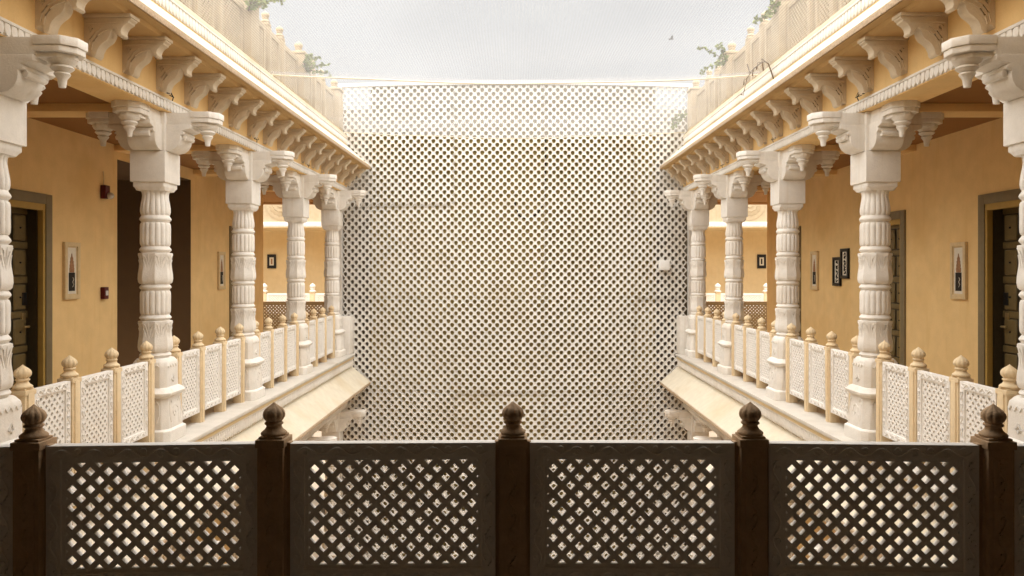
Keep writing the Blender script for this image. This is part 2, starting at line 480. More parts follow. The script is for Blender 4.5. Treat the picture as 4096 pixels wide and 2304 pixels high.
# ------------------------------------------------------------------ columns
def oct_pts(rad, ch=None):
    """octagon (flats facing the axes) or, with ch, a square of half-width rad with corners cut by ch"""
    if ch is None:
        return [(rad / math.cos(math.pi / 8) * math.cos(math.pi / 8 + i * math.pi / 4), rad / math.cos(math.pi / 8) * math.sin(math.pi / 8 + i * math.pi / 4)) for i in range(8)]
    a, b = rad, rad - ch
    return [(a, -b), (a, b), (b, a), (-b, a), (-a, b), (-a, -b), (-b, -a), (b, -a)]
def loft(mb, rings):
    """rings: list of (list of (x, y), z) with equal counts"""
    n = len(rings[0][0])
    v = [(x, y, z) for pts, z in rings for x, y in pts]
    f = []
    for k in range(len(rings) - 1):
        for i in range(n):
            j = (i + 1) % n
            f.append((k * n + i, k * n + j, (k + 1) * n + j, (k + 1) * n + i))
    f.append(tuple(range(n - 1, -1, -1))); f.append(tuple(range((len(rings) - 1) * n, len(rings) * n)))
    return mb.add(v, f)

CM = {}
def col_meshes():
    # plinth, pedestal, cornice
    CM['plinth'] = loft(MB(), [(oct_pts(.228, .05), LEDGE), (oct_pts(.228, .05), .085), (oct_pts(.208, .05), .10)]).mesh('plinth', 'white', .008)
    CM['pedestal'] = loft(MB(), [(oct_pts(.205, .055), .098), (oct_pts(.196, .055), .25), (oct_pts(.184, .05), .40)]).mesh('pedestal', 'white', .008)
    CM['pedestal_cornice'] = loft(MB(), [(oct_pts(.188, .05), .399), (oct_pts(.222, .06), .425), (oct_pts(.227, .06), .45), (oct_pts(.216, .06), .458), (oct_pts(.196, .06), .485), (oct_pts(.178, .06), .497)]).mesh('pedestal_cornice', 'white', .005)
    CM['dado'] = loft(MB(), [(oct_pts(.171, .05), .496), (oct_pts(.168, .05), .64), (oct_pts(.170, .05), .70), (oct_pts(.164, .05), .742), (oct_pts(.140, .05), .779)]).mesh('dado', 'white', .007)
    # relief on pedestal and dado: looping foliage and a small bud
    mb = MB()
    for i in range(4):
        ca, sa = math.cos(i * math.pi / 2), math.sin(i * math.pi / 2)
        def P(p, q, h): return (ca * p - sa * h, sa * p + ca * h, q)
        arch = [(-.07, .13), (-.075, .22), (-.055, .29), (0, .315), (.045, .29), (.05, .235), (.02, .21), (-.005, .235), (.005, .26)]
        mb.tube([P(p, q, .202 - (q - .1) * .06) for p, q in arch], .009, 5)
        for s_ in (-1, 1):
            lf = [(s_ * .10, .16), (s_ * .125, .24), (s_ * .12, .33), (s_ * .09, .375), (s_ * .065, .345)]
            mb.tube([P(p, q, .202 - (q - .1) * .06) for p, q in lf], .009, 5)
        bud = [(0, .545), (.025, .565), (0, .60), (-.025, .565)]
        mb.tube([P(p, q, .170) for p, q in bud], .012, 5, closed=True)
        sw = [(-.11 + .22 * k / 16, .705 + .016 * math.sin(k * math.pi / 2)) for k in range(17)]
        mb.tube([P(p, q, .171) for p, q in sw], .007, 4)
    CM['relief_carving'] = mb.mesh('relief_carving', 'white')
    SH = 0.90
    def ring(z0, z1, r):
        r *= SH
        h = z1 - z0
        prof = [(r * .90, z0), (r * .92, z0 + h * .12), (r * 1.01, z0 + h * .32), (r * 1.04, z0 + h * .47), (r * 1.0, z0 + h * .66), (r * .93, z0 + h * .86), (r * .90, z1)]
        return MB().lathe(prof, 32).mesh('ring', 'white', angle=50)
    zr = [(.778, .838), (1.143, 1.204), (1.441, 1.507), (1.810, 1.877), (2.11, 2.181)]
    CM['rings'] = [ring(a, b, .156) for a, b in zr]
    def lotus(z0, z1):
        h = z1 - z0
        pr = [(.145, 0), (.158, .05), (.164, .16), (.161, .32), (.152, .52), (.149, .68), (.153, .82), (.161, .95), (.160, .99), (.148, 1)]
        mb = loft(MB(), [(oct_pts(r * SH), z0 + h * t) for r, t in pr])
        return mb.mesh('lotus_drum', 'white', 0.0, angle=33)
    def leaves(z0, z1):
        mb = MB()
        h = z1 - z0
        rr = lambda t: SH * (.149 + .014 * max(0, (t - .55) / .45) ** 1.5 + .012 * max(0, (.55 - t) / .55))
        for i in range(8):
            a = i * math.pi / 4
            ca, sa = math.cos(a), math.sin(a)
            def P(p, t): 
                q = rr(t) + .001
                return (ca * q - sa * p, sa * q + ca * p, z0 + h * t)
            for s_ in (-1, 1):
                mb.tube([P(s_ * x, t) for x, t in ((.004, .35), (.010, .55), (.020, .74), (.036, .88), (.055, .93))], .0035, 4)
                mb.tube([P(s_ * x, t) for x, t in ((.006, .20), (.024, .45), (.042, .66), (.056, .78))], .003, 4)
            mb.tube([P(0, t) for t in (.15, .4, .65, .95)], .003, 4)
        return mb.mesh('leaf_carving', 'white')
    zl = [(.838, 1.144), (1.506, 1.811)]
    CM['lotus'] = [lotus(a, b) for a, b in zl]
    CM['leaves'] = [leaves(a, b) for a, b in zl]
    reed = lambda a, k: 1 - (0.085 * (1 - abs(math.sin(8 * a)) ** .6) if 0.08 < k < 0.92 else 0.0)
    def drum(z0, z1):
        h = z1 - z0
        pr = [(.138, 0), (.149, .03), (.1555, .10), (.157, .25), (.156, .5), (.157, .75), (.1555, .90), (.149, .97), (.138, 1)]
        return MB().lathe([(r * SH, z0 + h * t) for r, t in pr], 128, mod=reed).mesh('fluted_drum', 'white', angle=45)
    CM['drums'] = [drum(1.203, 1.442), drum(1.876, 2.111)]
    pr = [(.140, 0), (.150, .06), (.155, .16), (.154, .30), (.147, .48), (.138, .66), (.134, .80), (.138, .92), (.148, 1.0)]
    CM['neck'] = MB().lathe([(r * SH, 2.180 + .241 * t) for r, t in pr], 128, mod=lambda a, k: 1 - (0.075 * (1 - abs(math.sin(8 * a)) ** .6) if 0.1 < k < 1.0 else 0)).mesh('fluted_neck', 'white', angle=45)
    CM['abacus'] = loft(MB(), [(oct_pts(.140, .04), 2.42), (oct_pts(.146, .02), 2.445), (oct_pts(.152, .01), 2.455), (oct_pts(.152, .01), 2.499)]).mesh('abacus', 'white', .004)
    CM['block'] = MB().box(-.170, .170, -.170, .170, 2.498, 2.80).mesh('capital_block', 'white', .008)
    CM['core'] = MB().box(-.165, .165, -.165, .165, 2.801, 3.178).mesh('capital_core', 'white', .006)
    # bracket arm along +x
    mb = MB()
    belly = [(.10, 2.802), (.185, 2.803), (.235, 2.815), (.275, 2.845), (.298, 2.885), (.306, 2.93), (.300, 2.955), (.335, 2.965), (.335, 2.985), (.315, 2.995), (.40, 3.02), (.40, 3.06), (.10, 3.06)]
    mb.prism(belly, -.135, .135, lambda a, b, h: (a, h, b))
    mb.prism([(.305, -.075), (.325, -.085), (.345, -.075), (.35, -.05), (.335, -.03), (.31, -.03)], -.10, .10, lambda a, b, h: (a, h, b + 2.995))
    mb.box(.10, .405, -.125, .125, 3.061, 3.176)
    arm_inner = mb
    endp = lambda e, w: [(.395, -w), (.395, w), (e - .075, w), (e, w - .075), (e, -w + .075), (e - .075, -w)]
    mb.prism(endp(.655, .135), 3.125, 3.186, lambda a, b, h: (a, b, h))
    mb.prism(endp(.645, .127), 3.083, 3.1245, lambda a, b, h: (a, b, h))
    mb.prism(endp(.612, .100), 3.050, 3.0825, lambda a, b, h: (a, b, h))
    CM['arm'] = mb.mesh('bracket_arm', 'white', .008)
    pr = [(.004, 2.868), (.022, 2.870), (.026, 2.895), (.030, 2.925), (.044, 2.945), (.052, 2.958), (.048, 2.966), (.040, 2.970), (.062, 2.985), (.074, 2.998), (.070, 3.008), (.060, 3.014), (.086, 3.035), (.092, 3.05)]
    CM['pendant'] = MB().lathe(pr, 20, c=(.515, 0, 0)).mesh('pendant', 'white', angle=50)
col_meshes()
def make_column():
    t = thing('carved_column', '', 'column')
    link('plinth', CM['plinth'], t)
    pd = link('pedestal', CM['pedestal'], t); link('relief_carving', CM['relief_carving'], pd, kind='stuff')
    link('pedestal_cornice', CM['pedestal_cornice'], t)
    link('dado', CM['dado'], t)
    for m_ in CM['rings']: link('ring', m_, t)
    for a, b in zip(CM['lotus'], CM['leaves']):
        p = link('lotus_drum', a, t); link('leaf_carving', b, p, kind='stuff')
    for m_ in CM['drums']: link('fluted_drum', m_, t)
    link('fluted_neck', CM['neck'], t); link('abacus', CM['abacus'], t); link('capital_block', CM['block'], t); link('capital_core', CM['core'], t)
    for i in range(4):
        p = link('bracket_arm', CM['arm'], t, (0, 0, 0), i * math.pi / 2)
        link('pendant', CM['pendant'], p)
    return t
col0 = make_column()
jit = random.Random(21)
first = True
for level, dz in (('upper', 0.0), ('lower', -STOREY)):
    for sg in (-1, 1):
        for k, y in enumerate(YC):
            c = col0 if first else copy_tree(col0)
            first = False
            c.location = (sg * CX + jit.uniform(-.006, .006), y + jit.uniform(-.008, .008), dz)
            c.rotation_euler = (0, 0, R(jit.uniform(-.8, .8)))
            kind_ = 'white carved stone column' if level == 'upper' else 'ground floor carved stone column'
            tag(c, f'{kind_}, {ORD[4 - k]} the scalloped screen, {SIDE[sg]}', 'column', f'{level} gallery columns')

# ------------------------------------------------------------------ side balustrades
SZ0, SZ1 = 0.085, 0.782
RX = 3.50
posts = [0.275, 0.85, 1.47, 2.085]
me_sp = post_mesh('post', 0.108, LEDGE, 0.808, 'sand', 0.130, 0.060, 0.775)
me_sf = finial_mesh('finial', 'sand', 0.82)
side_panels = {}
for a, b in zip(posts[:-1], posts[1:]):
    w = round(b - a - 0.135, 3)
    if w not in side_panels:
        h = SZ1 - SZ0
        side_panels[w] = (frame_mesh('panel', w, h, 0.075, 0.055, 'white_clean', 0.012),
                          lattice_mesh('lattice', w - 0.145, h - 0.145, 0.066, 0.036, 0.034, 'white_clean'),
                          carving_mesh('vine_carving', w, h, 0.075, 0.055, 'white_clean', 0.10, 0.0045))
def make_side_rail():
    t = thing('side_balustrade', '', 'balustrade')
    for y in posts:
        p = link('post', me_sp, t, (0, y, 0)); link('finial', me_sf, p, (0, 0, 0.808))
    for a, b in zip(posts[:-1], posts[1:]):
        w = round(b - a - 0.135, 3)
        F, Lm, C = side_panels[w]
        p = link('panel', F, t, (0, (a + b) / 2, (SZ0 + SZ1) / 2), math.pi / 2)
        link('lattice', Lm, p); link('vine_carving', C, p, kind='stuff')
    return t
rail0 = make_side_rail()
first = True
for sg in (-1, 1):
    for k in range(4):
        r_ = rail0 if first else copy_tree(rail0)
        first = False
        r_.location = (sg * RX, YC[k], 0)
        for ch in r_.children:
            if ch.name.startswith('post'):
                ch.location.z = jit.uniform(-.004, .004)
                ch.rotation_euler = (R(jit.uniform(-.5, .5)), R(jit.uniform(-.4, .4)), 0)
                for g in ch.children:
                    g.rotation_euler = (0, 0, jit.uniform(0, 6.28))
        for ch in r_.children:                       # panels sit nearly flush with the court face of the posts
            if ch.name.startswith('panel'):
                ch.location.x = -sg * 0.0225
        tag(r_, f'white lattice balustrade bay with sandstone posts, {ORD[3 - k]} the scalloped screen, {SIDE[sg]}', 'balustrade', 'side gallery balustrades')

# ------------------------------------------------------------------ the two wings
def bracket_meshes():
    prof = [(0, .310), (.372, .310), (.372, .296), (.352, .284), (.352, .272), (.318, .252), (.30, .228), (.292, .20), (.300, .180), (.286, .166), (.262, .170), (.262, .186), (.252, .205),
            (.236, .224), (.214, .206), (.206, .17), (.186, .138), (.150, .112), (.122, .085), (.106, .052), (.100, .020), (.082, .0), (.062, .006), (.058, .03), (.045, .055), (.022, .050), (.012, .03), (0, .03)]
    a = MB().prism(prof, -.052, .052, lambda p, q, h: (p, h, q))
    a.box(0.0, .380, -.072, .072, .3105, .338)
    A = a.mesh('eave_bracket', 'bracket', .005)
    mb = MB()
    for s_ in (-1, 1):
        y = s_ * .053
        mb.tube([(x, y, z) for x, z in ((.06, .06), (.075, .12), (.11, .17), (.16, .205), (.21, .22))], .007, 5)
        mb.tube([(x, y, z) for x, z in ((.035, .075), (.05, .14), (.09, .195), (.15, .235))], .006, 5)
        mb.tube([(x, y, z) for x, z in ((.02, .265), (.12, .268), (.30, .268))], .007, 5)
        mb.tube([(x, y, z) for x, z in ((.05, .20), (.07, .225), (.055, .245), (.035, .235), (.045, .215))], .006, 5)
    B = mb.mesh('scroll_carving', 'bracket')
    return A, B
BR_A, BR_B = bracket_meshes()

def frieze_leaf(mb, x, y, z0, z1, w, sg, tilt=0.0):
    """one petal of a carved frieze, standing proud of the face at x towards the court (-sg)"""
    d = -sg
    h = z1 - z0
    pr = [(-.34, 1.0), (.34, 1.0), (.46, .55), (.36, .20), (0, 0), (-.36, .20), (-.46, .55)]
    front_ = [(x + d * (.012 + .006 * (1 - b)), y + a * w, z0 + b * h) for a, b in pr]
    back_ = [(x - d * .002, y + a * w * 1.06, z0 + b * h) for a, b in pr]
    n = len(pr)
    mid = (x + d * .024, y, z0 + .5 * h)
    mb.add(front_ + back_ + [mid], [(i, (i + 1) % n, n + (i + 1) % n, n + i) for i in range(n)] + [(i, (i + 1) % n, 2 * n) for i in range(n)])

def frieze(parent, sg, x, z0, z1, y0, y1, pitch, top=0.022):
    d = -sg
    x = sg * x
    part(MB().box(x, x + sg * .06, y0, y1, z0 + .004, z1 - top), 'frieze_band', 'white', parent)
    part(MB().box(x + d * .022, x + sg * .06, y0, y1, z1 - top + .001, z1), 'frieze_moulding', 'white', parent, .004)
    mb = MB()
    n = int((y1 - y0) / pitch)
    for i in range(n):
        frieze_leaf(mb, x, y0 + (i + .5) * pitch, z0 + random.uniform(-.003, .002), z1 - top, pitch, sg)
    part(mb, 'frieze_leaves', 'white', parent, kind='stuff', smooth=False)

def make_door(parent, sg, y0, y1, ztop, reveal, name='door'):
    """double-panelled plank door set back in an opening of the wall x = sg*WX"""
    w = y1 - y0
    fr = part(MB().box(sg * (WX - .025), sg * (WX + .06), y0 - .11, y0, -.02, ztop + .11)
              .box(sg * (WX - .025), sg * (WX + .06), y1, y1 + .11, -.02, ztop + .11)
              .box(sg * (WX - .026), sg * (WX + .06), y0 + .0005, y1 - .0005, ztop, ztop + .111), 'door', 'door_frame', parent, .006)
    part(MB().box(sg * (WX - .012), sg * (WX + .05), y0 - .002, y0 + .035, -.02, ztop)
         .box(sg * (WX - .012), sg * (WX + .05), y1 - .035, y1 + .002, -.02, ztop)
         .box(sg * (WX - .013), sg * (WX + .05), y0 + .0355, y1 - .0355, ztop - .07, ztop + .002), 'inner_trim', 'gold', fr, .003)
    part(MB().box(sg * (WX + .061), sg * (WX + reveal + .05), y1 - .036, y1 - .003, -.02, ztop - .001)
         .box(sg * (WX + .061), sg * (WX + reveal + .05), y0 + .003, y0 + .036, -.02, ztop - .001)
         .box(sg * (WX + .061), sg * (WX + reveal + .05), y0 + .037, y1 - .037, ztop - .05, ztop - .001), 'reveal', 'wood', fr)
    x = WX + reveal
    part(MB().box(sg * x, sg * (x + .04), y0 + .037, y1 - .037, -.02, ztop - .051), 'leaf', 'wood', fr)
    rows, cols = 6, 4
    hh, ww = (ztop - .12) / rows, (w - .10) / cols
    pm = MB().box(0, -sg * .022, -ww / 2 + .028, ww / 2 - .028, -hh / 2 + .05, hh / 2 - .05)
    pm = pm.mesh('leaf_panel', 'wood_panel', .012, seg=1)
    sm = MB().lathe([(.001, 0), (.012, .001), (.010, .010), (.003, .016)], 10)
    sm.v = [(-sg * (.022 + z), a, b) for a, b, z in sm.v]
    sm = sm.mesh('stud', 'black')
    rail = MB()
    for i in range(rows + 1):
        z = .04 + i * hh
        rail.box(sg * (x - .012), sg * (x - .0005), y0 + .038, y1 - .038, z - .035, z + .035)
    part(rail, 'rails', 'wood_panel', fr, .004)
    for i in range(rows):
        for j in range(cols):
            p = link('leaf_panel', pm, fr, (sg * x, y0 + .05 + (j + .5) * ww, .04 + (i + .5) * hh))
            # stud is the third level's neighbour: it stays a piece of the door
            link('stud', sm, fr, (sg * x, y0 + .05 + (j + .5) * ww, .04 + (i + .5) * hh))
    hd = MB()
    hd.tube([(sg * (x - .02), y1 - .11, 1.03), (sg * (x - .075), y1 - .11, 1.03), (sg * (x - .08), y1 - .20, 1.03)], .012, 8)
    hd.box(sg * (x - .018), sg * (x - .001), y1 - .14, y1 - .08, .93, 1.18)
    part(hd, 'handle', 'brass', fr, .002)
    part(MB().box(sg * (x - .03), sg * (x - .002), y1 - .15, y1 - .07, 1.26, 1.40), 'lock_plate', 'black', fr, .006)
    return fr

def wall_with_openings(parent, sg, x0, x1, ya, yb, z0, z1, ops, material):
    """ops: (y0, y1, top); one mesh of abutting pieces"""
    mb = MB()
    y = ya
    for a, b, top in sorted(ops):
        if a > y: mb.box(sg * x0, sg * x1, y, a, z0, z1)
        mb.box(sg * x0, sg * x1, a, b, top, z1)
        y = b
    mb.box(sg * x0, sg * x1, y, yb, z0, z1)
    return part(mb, 'wall', material, parent, smooth=False)

DOOR1 = (7.17, 8.29, 2.365)
DOOR3 = (13.76, 14.70, 2.33)
PASS = (9.81, 12.04, 3.08)
DOOR2 = (10.10, 11.05, 2.33)
for sg in (-1, 1):
    lab = {-1: 'ochre plastered palace wing with a dark open passage and a red fire alarm', 1: 'ochre plastered palace wing with black framed scrolls and no passage'}[sg]
    W = thing('palace_wing', lab, 'building', (0, 0, 0))
    ops = [DOOR1, DOOR3] + ([PASS] if sg < 0 else [DOOR2])
    wall_with_openings(W, sg, WX, WX + .30, -4.0, 15.5, -.02, 3.30, ops, 'ochre')
    for d_, rv in ((DOOR1, .17), (DOOR3, .10)) + (() if sg < 0 else ((DOOR2, .07),)):
        make_door(W, sg, d_[0], d_[1], d_[2], rv)
    if sg < 0:
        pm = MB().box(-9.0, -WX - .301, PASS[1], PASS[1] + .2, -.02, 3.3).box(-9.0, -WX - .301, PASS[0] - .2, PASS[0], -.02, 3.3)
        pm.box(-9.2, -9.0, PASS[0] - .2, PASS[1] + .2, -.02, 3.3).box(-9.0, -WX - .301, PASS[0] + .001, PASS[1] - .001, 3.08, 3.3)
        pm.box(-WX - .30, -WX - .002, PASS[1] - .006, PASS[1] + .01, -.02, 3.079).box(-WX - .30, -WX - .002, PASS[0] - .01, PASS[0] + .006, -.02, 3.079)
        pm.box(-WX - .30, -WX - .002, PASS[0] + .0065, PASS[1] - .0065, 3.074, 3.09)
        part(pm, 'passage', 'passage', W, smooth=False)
    # rooms behind the doors stay dark
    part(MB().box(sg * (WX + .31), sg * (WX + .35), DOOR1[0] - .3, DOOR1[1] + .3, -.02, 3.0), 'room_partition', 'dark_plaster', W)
    # corridor floor, ledge, ceiling, beams
    part(MB().box(sg * (FX + .45), sg * (WX + .3), 3.79, 15.5, -.30, -.015), 'corridor_floor', 'floor', W)
    part(MB().box(sg * (FX - .17), sg * (FX + .449), 3.79, Y_END, -.075, LEDGE), 'ledge', 'ledge', W, .012)
    part(MB().box(sg * (FX - .145), sg * (FX + .448), 3.79, Y_END - .004, -.125, -.076), 'ledge_moulding', 'ochre_pale', W, .01)
    frieze(W, sg, FX - .11, -.268, -.126, 3.80, Y_END - .006, .062)
    part(MB().box(sg * (FX - .048), sg * (FX + .36), 3.79, Y_END - .008, -.95, -.127), 'lower_spandrel', 'ochre', W)
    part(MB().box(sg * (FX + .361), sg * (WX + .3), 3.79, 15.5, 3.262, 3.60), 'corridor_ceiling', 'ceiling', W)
    part(MB().box(sg * FX, sg * (FX + .36), 3.79, Y_END, 3.18, 4.15), 'beam', 'ochre', W)
    for y in YC:
        part(MB().box(sg * (FX + .3605), sg * (WX - .001), y - .15, y + .15, 3.182, 3.261), 'cross_beam', 'ochre', W, .006)
    frieze(W, sg, FX - .004, 3.185, 3.292, 3.80, Y_END - .006, .068)
    # eave slab: sloping top, flat soffit, rough outer edge
    def eave(zo, zi, zb, th, nm, xi=FX - .002):
        pr = [(FX - .44, zo - th), (FX - .44, zo), (xi, zi), (xi, zb), (FX - .34, zb), (FX - .36, zo - th - .004)]
        part(MB().prism(pr, 3.79, Y_END + .12, lambda a, b, h: (sg * a, h, b)), nm, 'eave', W, smooth=False)
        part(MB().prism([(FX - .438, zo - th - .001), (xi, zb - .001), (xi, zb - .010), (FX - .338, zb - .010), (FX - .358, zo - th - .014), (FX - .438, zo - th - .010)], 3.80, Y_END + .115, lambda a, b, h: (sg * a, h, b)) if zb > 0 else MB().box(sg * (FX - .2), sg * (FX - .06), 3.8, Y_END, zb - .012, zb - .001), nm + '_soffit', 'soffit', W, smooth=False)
        part(MB().box(sg * (FX - .452), sg * (FX - .4405), 3.79, Y_END + .125, zo - th - .006, zo - .006), nm + '_edge', 'edge', W, .004)
    eave(3.745, 4.135, 3.652, .058, 'eave')
    eave(-.605, -.272, -.69, .045, 'lower_eave', FX - .05)
    frieze(W, sg, FX + .0, 4.15, 4.285, 3.80, Y_END - .006, .075)
    part(MB().box(sg * (FX - .015), sg * (FX + .50), 3.79, Y_END, 4.286, 4.335), 'cornice', 'cream', W, .008)
    part(MB().box(sg * (FX + .361), sg * (WX + .3), 3.79, 15.5, 3.601, 4.285), 'roof', 'cream', W)
    for i in range(-3, 16):
        y = 5.94 + .6 * i
        if y > Y_END - .1: break
        b = link('eave_bracket', BR_A, W, (sg * (FX + .001), y + jit.uniform(-.012, .012), 3.306 + jit.uniform(-.003, .003)), (math.pi if sg > 0 else 0.0) + R(jit.uniform(-.9, .9)))
        link('scroll_carving', BR_B, b, kind='stuff')
    # end pier beside the screen
    part(MB().box(sg * (FX - .09), sg * (FX + .36), 14.985, Y_SCREEN - .03, -.028, .72).box(sg * (FX - .07), sg * (FX + .36), 14.99, Y_SCREEN - .03, -.6, -.029), 'end_pier', 'white', W, .01)
    # ground storey
    part(MB().box(sg * FX, sg * (FX + .36), 3.79, Y_END, 3.18 - STOREY, 3.18 - STOREY + .15), 'lower_beam', 'ochre', W)
    frieze(W, sg, FX - .004, 3.185 - STOREY, 3.292 - STOREY, 3.80, Y_END - .006, .068)
    wall_with_openings(W, sg, WX, WX + .30, 2.0, 15.5, GROUND, -.305, [(7.2, 8.3, GROUND + 2.3), (11.0, 12.2, GROUND + 2.3)], 'ochre')
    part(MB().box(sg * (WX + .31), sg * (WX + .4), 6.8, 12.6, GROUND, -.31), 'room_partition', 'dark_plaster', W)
    part(MB().box(sg * (FX - .3), sg * (WX + .3), 3.0, 15.5, GROUND + .002, LEDGE - STOREY + .012), 'plinth_course', 'floor', W, .01)

# wall below the front gallery
part(MB().box(-FX, FX, 3.55, 3.78, GROUND + .05, -.305), 'front_gallery_wall', 'ochre', kind='structure')
part(MB().box(-3.9, 3.9, 3.62, 3.95, 3.185, 4.3), 'front_gallery_beam', 'ochre', kind='structure')

# ------------------------------------------------------------------ roof parapets
PX, PZ0 = 3.50, 4.337
pp = [0.36, 0.95, 1.58, 2.04]
PT = 5.04
me_pp = post_mesh('post', 0.110, PZ0, 5.11, 'parapet', 0.15, 0.08, PT)
me_ppf = finial_mesh('finial', 'parapet', 0.82)
me_pier = MB()
me_pier.box(-.13, .13, -.15, .15, PZ0, 5.10).box(-.15, .15, -.17, .17, 5.101, 5.14)
me_pier = me_pier.mesh('pier', 'parapet', .01)
me_pierf = finial_mesh('finial', 'parapet', 1.0)
par_panels = {}
def make_parapet():
    t = thing('roof_parapet', '', 'parapet')
    p = link('pier', me_pier, t); link('finial', me_pierf, p, (0, 0, 5.14))
    ys = [0.15, 0.78, 1.42, 2.25]
    for y in ys[1:3]:
        p = link('post', me_pp, t, (0, y, 0)); link('finial', me_ppf, p, (0, 0, 5.11))
    for a, b in zip(ys[:-1], ys[1:]):
        a2 = a + (0.076 if a > .2 else 0.001); b2 = b - (0.076 if b < 2.2 else 0.001)
        w = round(b2 - a2, 3); h = PT - PZ0 - .002
        if w not in par_panels:
            par_panels[w] = (frame_mesh('panel', w, h, 0.10, 0.07, 'parapet', .02), lattice_mesh('lattice', w - .195, h - .195, .070, .040, .04, 'parapet'))
        p = link('panel', par_panels[w][0], t, (0, (a2 + b2) / 2, (PZ0 + PT) / 2), math.pi / 2)
        link('lattice', par_panels[w][1], p)
    return t
par0 = make_parapet()
first = True
for sg in (-1, 1):
    for k in range(4):
        r_ = par0 if first else copy_tree(par0)
        first = False
        r_.location = (sg * PX, YC[k] - .08 , 0)
        tag(r_, f'pale pierced roof parapet bay with bud posts, {ORD[4 - k]} the scalloped screen, {SIDE[sg]}', 'parapet', 'roof parapets')
    t = thing('roof_parapet', f'short pale roof parapet end touching the scalloped screen, {SIDE[sg]}', 'parapet', (sg * PX, YC[4] - .08, 0), 0, 'roof parapets')
    p = link('pier', me_pier, t); link('finial', me_pierf, p, (0, 0, 5.14))
    w = .45; h = PT - PZ0 - .002
    p = link('panel', frame_mesh('panel', w, h, 0.10, 0.07, 'parapet', .02), t, (0, .15 + w / 2 + .001, (PZ0 + PT) / 2), math.pi / 2)
    link('lattice', lattice_mesh('lattice', w - .195, h - .195, .070, .040, .04, 'parapet'), p)

# ------------------------------------------------------------------ scalloped screen wall
SAG = 0.26
SW = 3.60
S_TOP, S_BOT = 5.44, GROUND + .05
RAD = (SW * SW + SAG * SAG) / (2 * SAG)
def on_screen(x, z, d):
    """point of the screen face; d = distance proud of it towards the court"""
    th = math.asin(max(-1, min(1, x / RAD)))
    yc = Y_SCREEN - SAG + RAD
    return ((RAD + d) * math.sin(th), yc - (RAD + d) * math.cos(th), z)
screen = thing('scalloped_screen', 'tall white pierced screen of overlapping fish scale scallops closing the end of court', 'screen wall', (0, 0, 0))
P_, Q_ = 0.1515, 0.0787
HOLE = []
for i in range(16):
    a = 2 * math.pi * i / 16
    c_, s_ = math.cos(a), math.sin(a)
    if s_ >= -0.05:
        HOLE.append((a, .0425 * c_, .040 * s_ + .004))
    else:
        # two concave flanks meeting in a point below
        t = -s_
        HOLE.append((a, .0425 * c_ * (1 - .10 * math.sin(t * math.pi)), .004 - .052 * t ** 1.15))
joints_x = [-SW + .06, -1.36, -.60 + .02, .605, 1.36, SW - .06]
joints_x = [-SW + .06, -1.22, .60, 2.42, SW - .06]
joints_z = [S_BOT, -2.70, -.82, 1.06, 2.95, S_TOP - .05]
cells = {}
nz_ = int((S_TOP - .05 - S_BOT) / Q_)
nx_ = int(SW / P_) + 2
for j in range(nz_ + 1):
    z = S_TOP - .10 - j * Q_
    for i in range(-nx_, nx_ + 1):
        x = i * P_ + (P_ / 2 if j % 2 else 0) + .02
        if abs(x) > SW - .06 - P_ * .30 or z < S_BOT:
            continue
        pi = sum(1 for q in joints_x[1:-1] if x > q); pj = sum(1 for q in joints_z[1:-1] if z > q)
        cells.setdefault((pi, pj), []).append((x, z))
for (pi, pj), cs in sorted(cells.items()):
    mb = MB()
    off = random.uniform(-.012, .012)
    for x, z in cs:
        jx, jz = random.uniform(-.0022, .0022), random.uniform(-.002, .002)
        sc_ = random.uniform(.95, 1.05)
        v, f = [], []
        n = len(HOLE)
        for a, hx, hz in HOLE:
            rr = 1 / (abs(math.cos(a)) / (P_ / 2) + abs(math.sin(a)) / Q_)
            v.append(on_screen(x + rr * math.cos(a), z + rr * math.sin(a), off))
        for a, hx, hz in HOLE:
            v.append(on_screen(x + jx + hx * sc_, z + jz + hz * sc_, off + .010))
        for a, hx, hz in HOLE:
            v.append(on_screen(x + jx + hx * sc_ * .96, z + jz + hz * sc_ * .96, off - .045))
        for q in range(n):
            p = (q + 1) % n
            f += [(q, p, n + p, n + q), (n + q, n + p, 2 * n + p, 2 * n + q)]
        mb.add(v, f)
    me = bpy.data.meshes.new('scallop_panel')
    me.from_pydata(mb.v, [], mb.f)
    bm = bmesh.new(); bm.from_mesh(me)
    bmesh.ops.remove_doubles(bm, verts=bm.verts, dist=1e-4)
    bm.to_mesh(me); bm.free()
    me.materials.append(M['screen'])
    me.shade_smooth(); me.set_sharp_from_angle(angle=R(35))
    link('scallop_panel', me, screen)
def strip(x0, x1, z0, z1, d0, d1, n=24):
    mb = MB()
    for i in range(n):
        a, b = x0 + (x1 - x0) * i / n, x0 + (x1 - x0) * (i + 1) / n
        v = [on_screen(x, z, d) for x in (a, b) for z in (z0, z1) for d in (d0, d1)]
        f = [(0, 4, 6, 2), (1, 3, 7, 5), (0, 1, 5, 4), (2, 6, 7, 3)]
        if i == 0: f.append((0, 2, 3, 1))
        if i == n - 1: f.append((4, 5, 7, 6))
        mb.add(v, f)
    return mb
part(strip(-SW, SW, S_TOP - .075, S_TOP, -.06, .03), 'top_border', 'screen', screen, merge=1e-4)
part(strip(-SW, -SW + .075, S_BOT, S_TOP - .076, -.06, .028, 1), 'side_border', 'screen', screen)
part(strip(SW - .075, SW, S_BOT, S_TOP - .076, -.06, .028, 1), 'side_border', 'screen', screen)
part(strip(-2.95, 2.85, S_BOT, S_TOP - .02, -.085, -.07, 20), 'backing', 'olive', screen, merge=1e-4)
